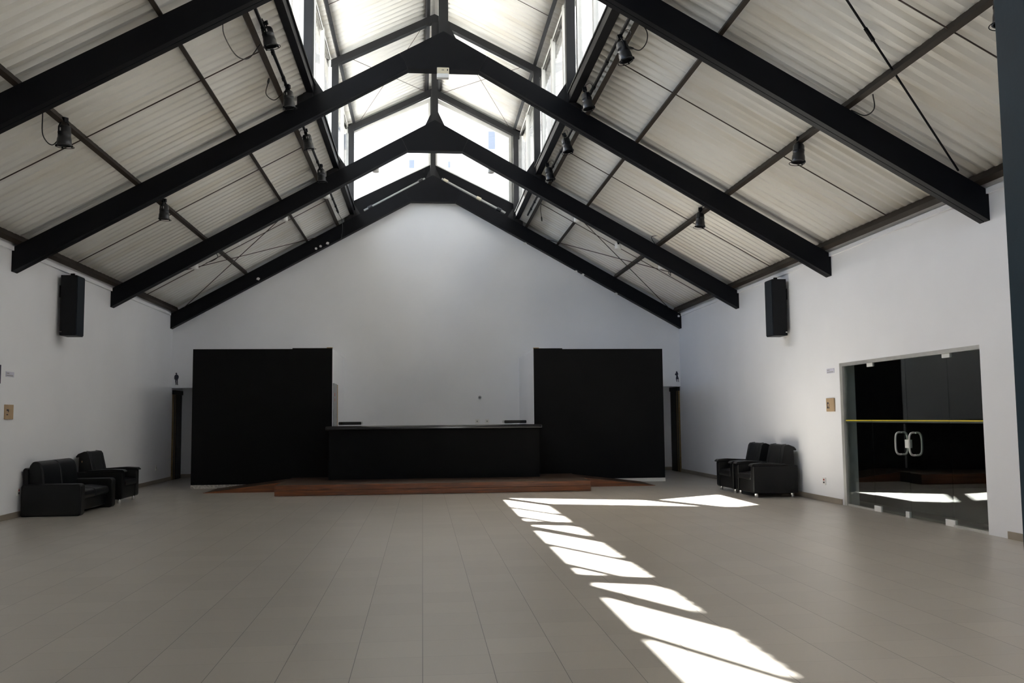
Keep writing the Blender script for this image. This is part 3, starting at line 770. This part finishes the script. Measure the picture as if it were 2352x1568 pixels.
b = MB(); b.box(gx - .022, gx + .022, -.10 - .05, -.10 + .07, .955, 1.07); b.build('lock', PLASTICW, t, bevel=.006)
# dark lobby behind the glass
b = MB()
b.box(6.87, 11.2, 8.0, 8.1, 0, 3.2); b.box(6.87, 11.2, 16.9, 17.0, 0, 3.2); b.box(11.2, 11.3, 8.0, 17.0, 0, 3.2); b.box(6.87, 11.3, 8.0, 17.0, 3.2, 3.3); b.box(6.87, 11.3, 8.0, 17.0, -.1, 0)
tag(b.build('wall_lobby', DARKROOM), 'unlit lobby behind the glass entrance', 'wall', kind='structure')

# ------------------------------------------------------------------ wall fittings on the side walls
def fitting(x, y, z, s_): return lambda t: None
def plate(name, label, cat, x, s_, y0, y1, z0, z1, th, m_, group=None, bev=.003):
    t = thing(name, label, cat, (x, (y0 + y1) / 2, z0), group=group)
    b = MB(); b.box(0, s_ * th, -(y1 - y0) / 2, (y1 - y0) / 2, 0, z1 - z0); b.build('plate' if name != 'notice_board' else 'board', m_, t, bevel=bev)
    return t
def marks(t, name, rects, s_, th, m_):
    b = MB()
    for (a, c, d, e) in rects: b.box(s_ * th, s_ * (th + .002), a, c, d, e)
    b.build(name, m_, t)
for x, s_, y0, side, zz0 in ((xL, 1, 14.246, 'left', 2.100), (xR, -1, 14.345, 'right', 2.095)):
    y1 = y0 + .275
    t = plate('door_label', 'small white lettered label on the %s wall' % ('left' if s_ > 0 else 'right wall beside the glass entrance,'.replace('right wall ', 'right ')) if s_ > 0 else 'small white lettered label on the right wall beside the glass entrance', 'label', x, s_, y0, y1, zz0, zz0 + .078, .006, mat('lavender_label', (.60, .60, .70), .5, noise=.03), bev=.001)
    rects = []
    u = -.125 * s_
    def row(n, z, h, wmin, wmax):
        p = -.115; q = []
        for _ in range(n):
            ww = random.uniform(wmin, wmax); q.append((p, p + ww)); p += ww + .006
        return [((a, c, z, z + h) if s_ > 0 else (-c, -a, z, z + h)) for a, c in q]
    marks(t, 'lettering', row(5, .045, .014, .010, .014) + row(15, .014, .012, .007, .011), s_, .006, PIPE)
for x, s_, y0, y1, lab in ((xL, 1, 14.234, 14.504, 'tan notice board with a small dark picture on the left wall'), (xR, -1, 14.361, 14.649, 'tan notice board with a small dark picture beside the glass entrance')):
    t = plate('notice_board', lab, 'notice board', x, s_, y0, y1, 1.474, 1.690, .022, KRAFT, 'tan notice boards')
    f = -1 if s_ > 0 else 1
    def R(a, c, d, e): return (min(f * a, f * c), max(f * a, f * c), d, e)
    marks(t, 'picture', [R(.045, .105, .125, .150), R(.085, .105, .09, .125), R(.06, .105, .05, .085), R(.02, .045, .05, .07), R(.02, .028, .07, .13)] if s_ < 0 else [R(.03, .10, .125, .145), R(.03, .055, .105, .125), R(.05, .10, .06, .075)], s_, .022, INK)
    marks(t, 'sheet', [R(.02, .11, .048, .152)], s_, .0212, KRAFT)
for x, s_, y, z, lab in ((xL, 1, 14.81, .322, 'white socket plate behind the black sofa\'s near arm'), (xR, -1, 14.868, .273, 'white socket plate low on the right wall by the armchairs')):
    t = plate('wall_outlet', lab, 'outlet', x, s_, y - .06, y + .06, z, z + .115, .012, PLASTICW, 'low wall sockets')
    marks(t, 'upper_socket', [(-.022, .022, .066, .094)], s_, .012, RED); marks(t, 'lower_socket', [(-.022, .022, .022, .05)], s_, .012, INK)
t = plate('wall_outlet', 'white socket plate low on the left wall near the toilet recess', 'outlet', xL, 1, 22.04, 22.16, .30, .42, .014, PLASTICW)
marks(t, 'socket', [(-.018, .018, .045, .075)], 1, .014, GREYDOOR)
t = plate('wall_sign', 'dark purple panel at the left edge of the picture', 'sign', xL, 1, 13.5, 14.065, 1.99, 2.262, .015, mat('dark_purple', (0.03, 0.02, 0.06), 0.5, noise=0.1))

# column speakers
def speaker(label, x, s_, y0, y1, z0, z1, x1, x2):
    """x wall plane; cabinet between x1 and x2"""
    t = thing('column_speaker', label, 'speaker', ((x1 + x2) / 2, (y0 + y1) / 2, z0), group='column speakers on the side walls')
    hx = abs(x2 - x1) / 2; hy = (y1 - y0) / 2; h = z1 - z0
    b = MB(); b.box(-hx, hx, -hy, hy, 0, h); b.build('cabinet', mat('speaker_cabinet', (.006, .0065, .008), .5, spec=.2, noise=.1), t, bevel=.006)
    b = MB(); b.box(s_ * hx, s_ * (hx + .012), -hy + .012, hy - .012, .015, h - .015); b.build('grille', mat('speaker_grille', (.008, .013, .019), .6, spec=.2, noise=.2, nscale=120), t)
    w_ = abs(x - (x1 + x2) / 2)
    b = MB(); b.box(-s_ * hx, -s_ * w_, -.03, .03, h - .30, h - .22); b.box(-s_ * (w_ - .012), -s_ * w_, -.06, .06, h - .36, h - .16); b.build('wall_bracket', STEEL, t)
    b = MB(); b.tube(ring((-s_ * hx * .8, -hy - .015, .06), .018, 12), .005, 6, closed=True); b.build('ring_bolt', CHROME, t)
    b = MB(); b.box(-.03, .03, -.02, .02, h + .0, h + .05); b.build('hook', STEEL, t)
speaker('black column speaker hung high on the right wall', xR, -1, 16.05, 16.40, 2.853, 3.880, 6.30, 6.56)
speaker('black column speaker hung high on the left wall', xL, 1, 16.05, 16.40, 2.870, 3.890, -6.04, -5.78)

# ------------------------------------------------------------------ seating
def armchair():
    """front towards +x, centred, floor at z=0"""
    t = thing('armchair', '', 'armchair', group='black leather armchairs')
    D, W, AW = .40, .475, .15
    for s_ in (-1, 1):
        y0, y1 = (s_ * W, s_ * (W - AW)); lo, hi = min(y0, y1), max(y0, y1)
        a = MB(); a.prism([(-D, .07), (D - .02, .07), (D, .10), (D, .53), (D - .02, .55), (-D, .55)], 'y', lo, hi)
        arm = a.build('arm', LEATHER, t, bevel=.02, seg=3)
        p = MB(); p.prism([(-D + .16, .545), (-D + .20, .575), (D - .18, .598), (D, .585), (D + .035, .555), (D + .03, .538), (D - .05, .548)], 'y', lo - .012, hi + .012)
        p.build('arm_pad', LEATHER, arm, bevel=.018, seg=3)
    b = MB(); b.box(-D, D - .025, -W + AW - .005, W - AW + .005, .07, .30); b.build('base', LEATHER, t, bevel=.02)
    b = MB(); b.prism([(-.18, .29), (D + .0, .29), (D + .012, .33), (D - .01, .40), (.1, .425), (-.18, .41)], 'y', -W + AW + .004, W - AW - .004)
    b.build('seat_cushion', LEATHER, t, bevel=.03, seg=4)
    b = MB(); b.prism([(-.10, .38), (-.21, .86), (-.24, .90), (-.30, .905), (-.40, .865), (-.44, .82), (-.43, .80), (-.385, .81), (-.385, .55), (-.36, .38)], 'y', -W + .115, W - .115)
    bk = b.build('backrest', LEATHER, t, bevel=.022, seg=3)
    for s_ in (-1, 1):
        b = MB(); b.tube([(-.105, s_ * .23, .42), (-.212, s_ * .23, .86), (-.245, s_ * .23, .903), (-.30, s_ * .23, .908)], .006, 6); b.build('piping', LEATHER, bk, smooth=50)
    b = MB(); b.box(-.335, -.32, -W + .111, -W + .117, .715, .745); b.build('tag', RAWWOOD, bk)
    for sx in (-.32, .33):
        for s_ in (-1, 1):
            b = MB(); b.tube([(sx, s_ * .40, 0), (sx, s_ * .40, .006), (sx, s_ * .40, .07)], [.032, .034, .030], 14); b.build('leg', CHROME, t, smooth=45)
    return t
ch = armchair()
for k, (x, y, rz, lab) in enumerate(((6.12, 16.19, PI, 'black leather armchair by the right wall, nearer of the pair'),
                                     (6.10, 17.22, PI, 'black leather armchair by the right wall, farther of the pair'),
                                     (-5.62, 17.36, 0, 'black leather armchair behind the sofa by the left wall'))):
    o = ch if k == 0 else copy_tree(ch)
    o.location = (x, y, 0); o.rotation_euler = (0, 0, rz); o['label'] = lab
t = thing('sofa', 'black leather two seat sofa against the left wall', 'sofa', (-5.61, 15.58, 0))
D, W = .44, .80
for s_ in (-1, 1):
    lo, hi = sorted((s_ * W, s_ * (W - .17)))
    b = MB(); b.prism([(-D, .0), (D - .03, .0), (D, .03), (D, .455), (D - .03, .485), (-D + .03, .485), (-D, .455)], 'y', lo, hi)
    a = b.build('arm', LEATHER, t, bevel=.025, seg=3)
    for sy in (lo, hi):
        b = MB(); b.tube([(D - .012, sy, .03), (D - .012, sy, .45), (D - .045, sy, .478)], .006, 6); b.build('piping', LEATHER, a, smooth=50)
b = MB(); b.box(-D, D - .10, -W + .16, W - .16, .05, .24); b.build('base', LEATHER, t, bevel=.02)
b = MB(); b.prism([(-D + .02, .2), (-D + .10, .2), (-D + .06, .72), (-D + .01, .735), (-D - .015, .70)], 'y', -W + .08, W - .08); b.build('back_frame', LEATHER, t, bevel=.02)
for s_ in (-1, 1):
    lo, hi = sorted((s_ * .004, s_ * (W - .165)))
    b = MB(); b.prism([(-.26, .24), (D - .07, .23), (D - .04, .28), (D - .07, .36), (.1, .39), (-.26, .37)], 'y', lo, hi); b.build('seat_cushion', LEATHER, t, bevel=.035, seg=4)
    lo, hi = sorted((s_ * .004, s_ * (W - .10)))
    b = MB(); b.prism([(-.12, .33), (-.17, .70), (-.20, .79), (-.27, .83), (-.33, .82), (-.375, .75), (-.38, .45), (-.34, .33)], 'y', lo, hi); b.build('back_cushion', LEATHER, t, bevel=.03, seg=4)

# ------------------------------------------------------------------ buildings outside
t = thing('neighbour_building', 'plain grey building wall beyond the right clerestory', 'building', (16, 10, 0))
b = MB(); b.box(0, 8, -40, 34, -.3, 30); b.build('facade', mat('grey_render', (0.20, 0.20, 0.205), .85, noise=.06, nscale=.4), t)
t = thing('apartment_building', 'pale apartment block with shuttered window beyond the gable window', 'building', (3, 46, 0))
b = MB(); b.box(-16, 14, 0, 10, -.3, 21); b.build('facade', STUCCO, t)
def bwin(x0, x1, z0, z1):
    f = MB(); f.box(x0 - 3, x1 - 3, -.10, 0, z0, z1); f_ = f.build('window', SHUTTER, t)
    mid = x0 + (x1 - x0) * .42
    g = MB(); g.box(x0 + .12 - 3, mid - .06 - 3, -.12, -.10, z0 + .1, z1 - .1); g.build('glass', PALEBLUE, f_)
    s_ = MB(); k = z0 + .1
    while k < z1 - .12:
        s_.box(mid + .04 - 3, x1 - .1 - 3, -.14, -.10, k, k + .05); k += .09
    s_.build('shutter', PALE, f_)
bwin(3.25, 4.45, 14.95, 16.05); bwin(1.2, 1.85, 13.95, 14.45); bwin(-.75, .25, 13.9, 14.5); bwin(-4.2, -3.2, 14.9, 16.0)
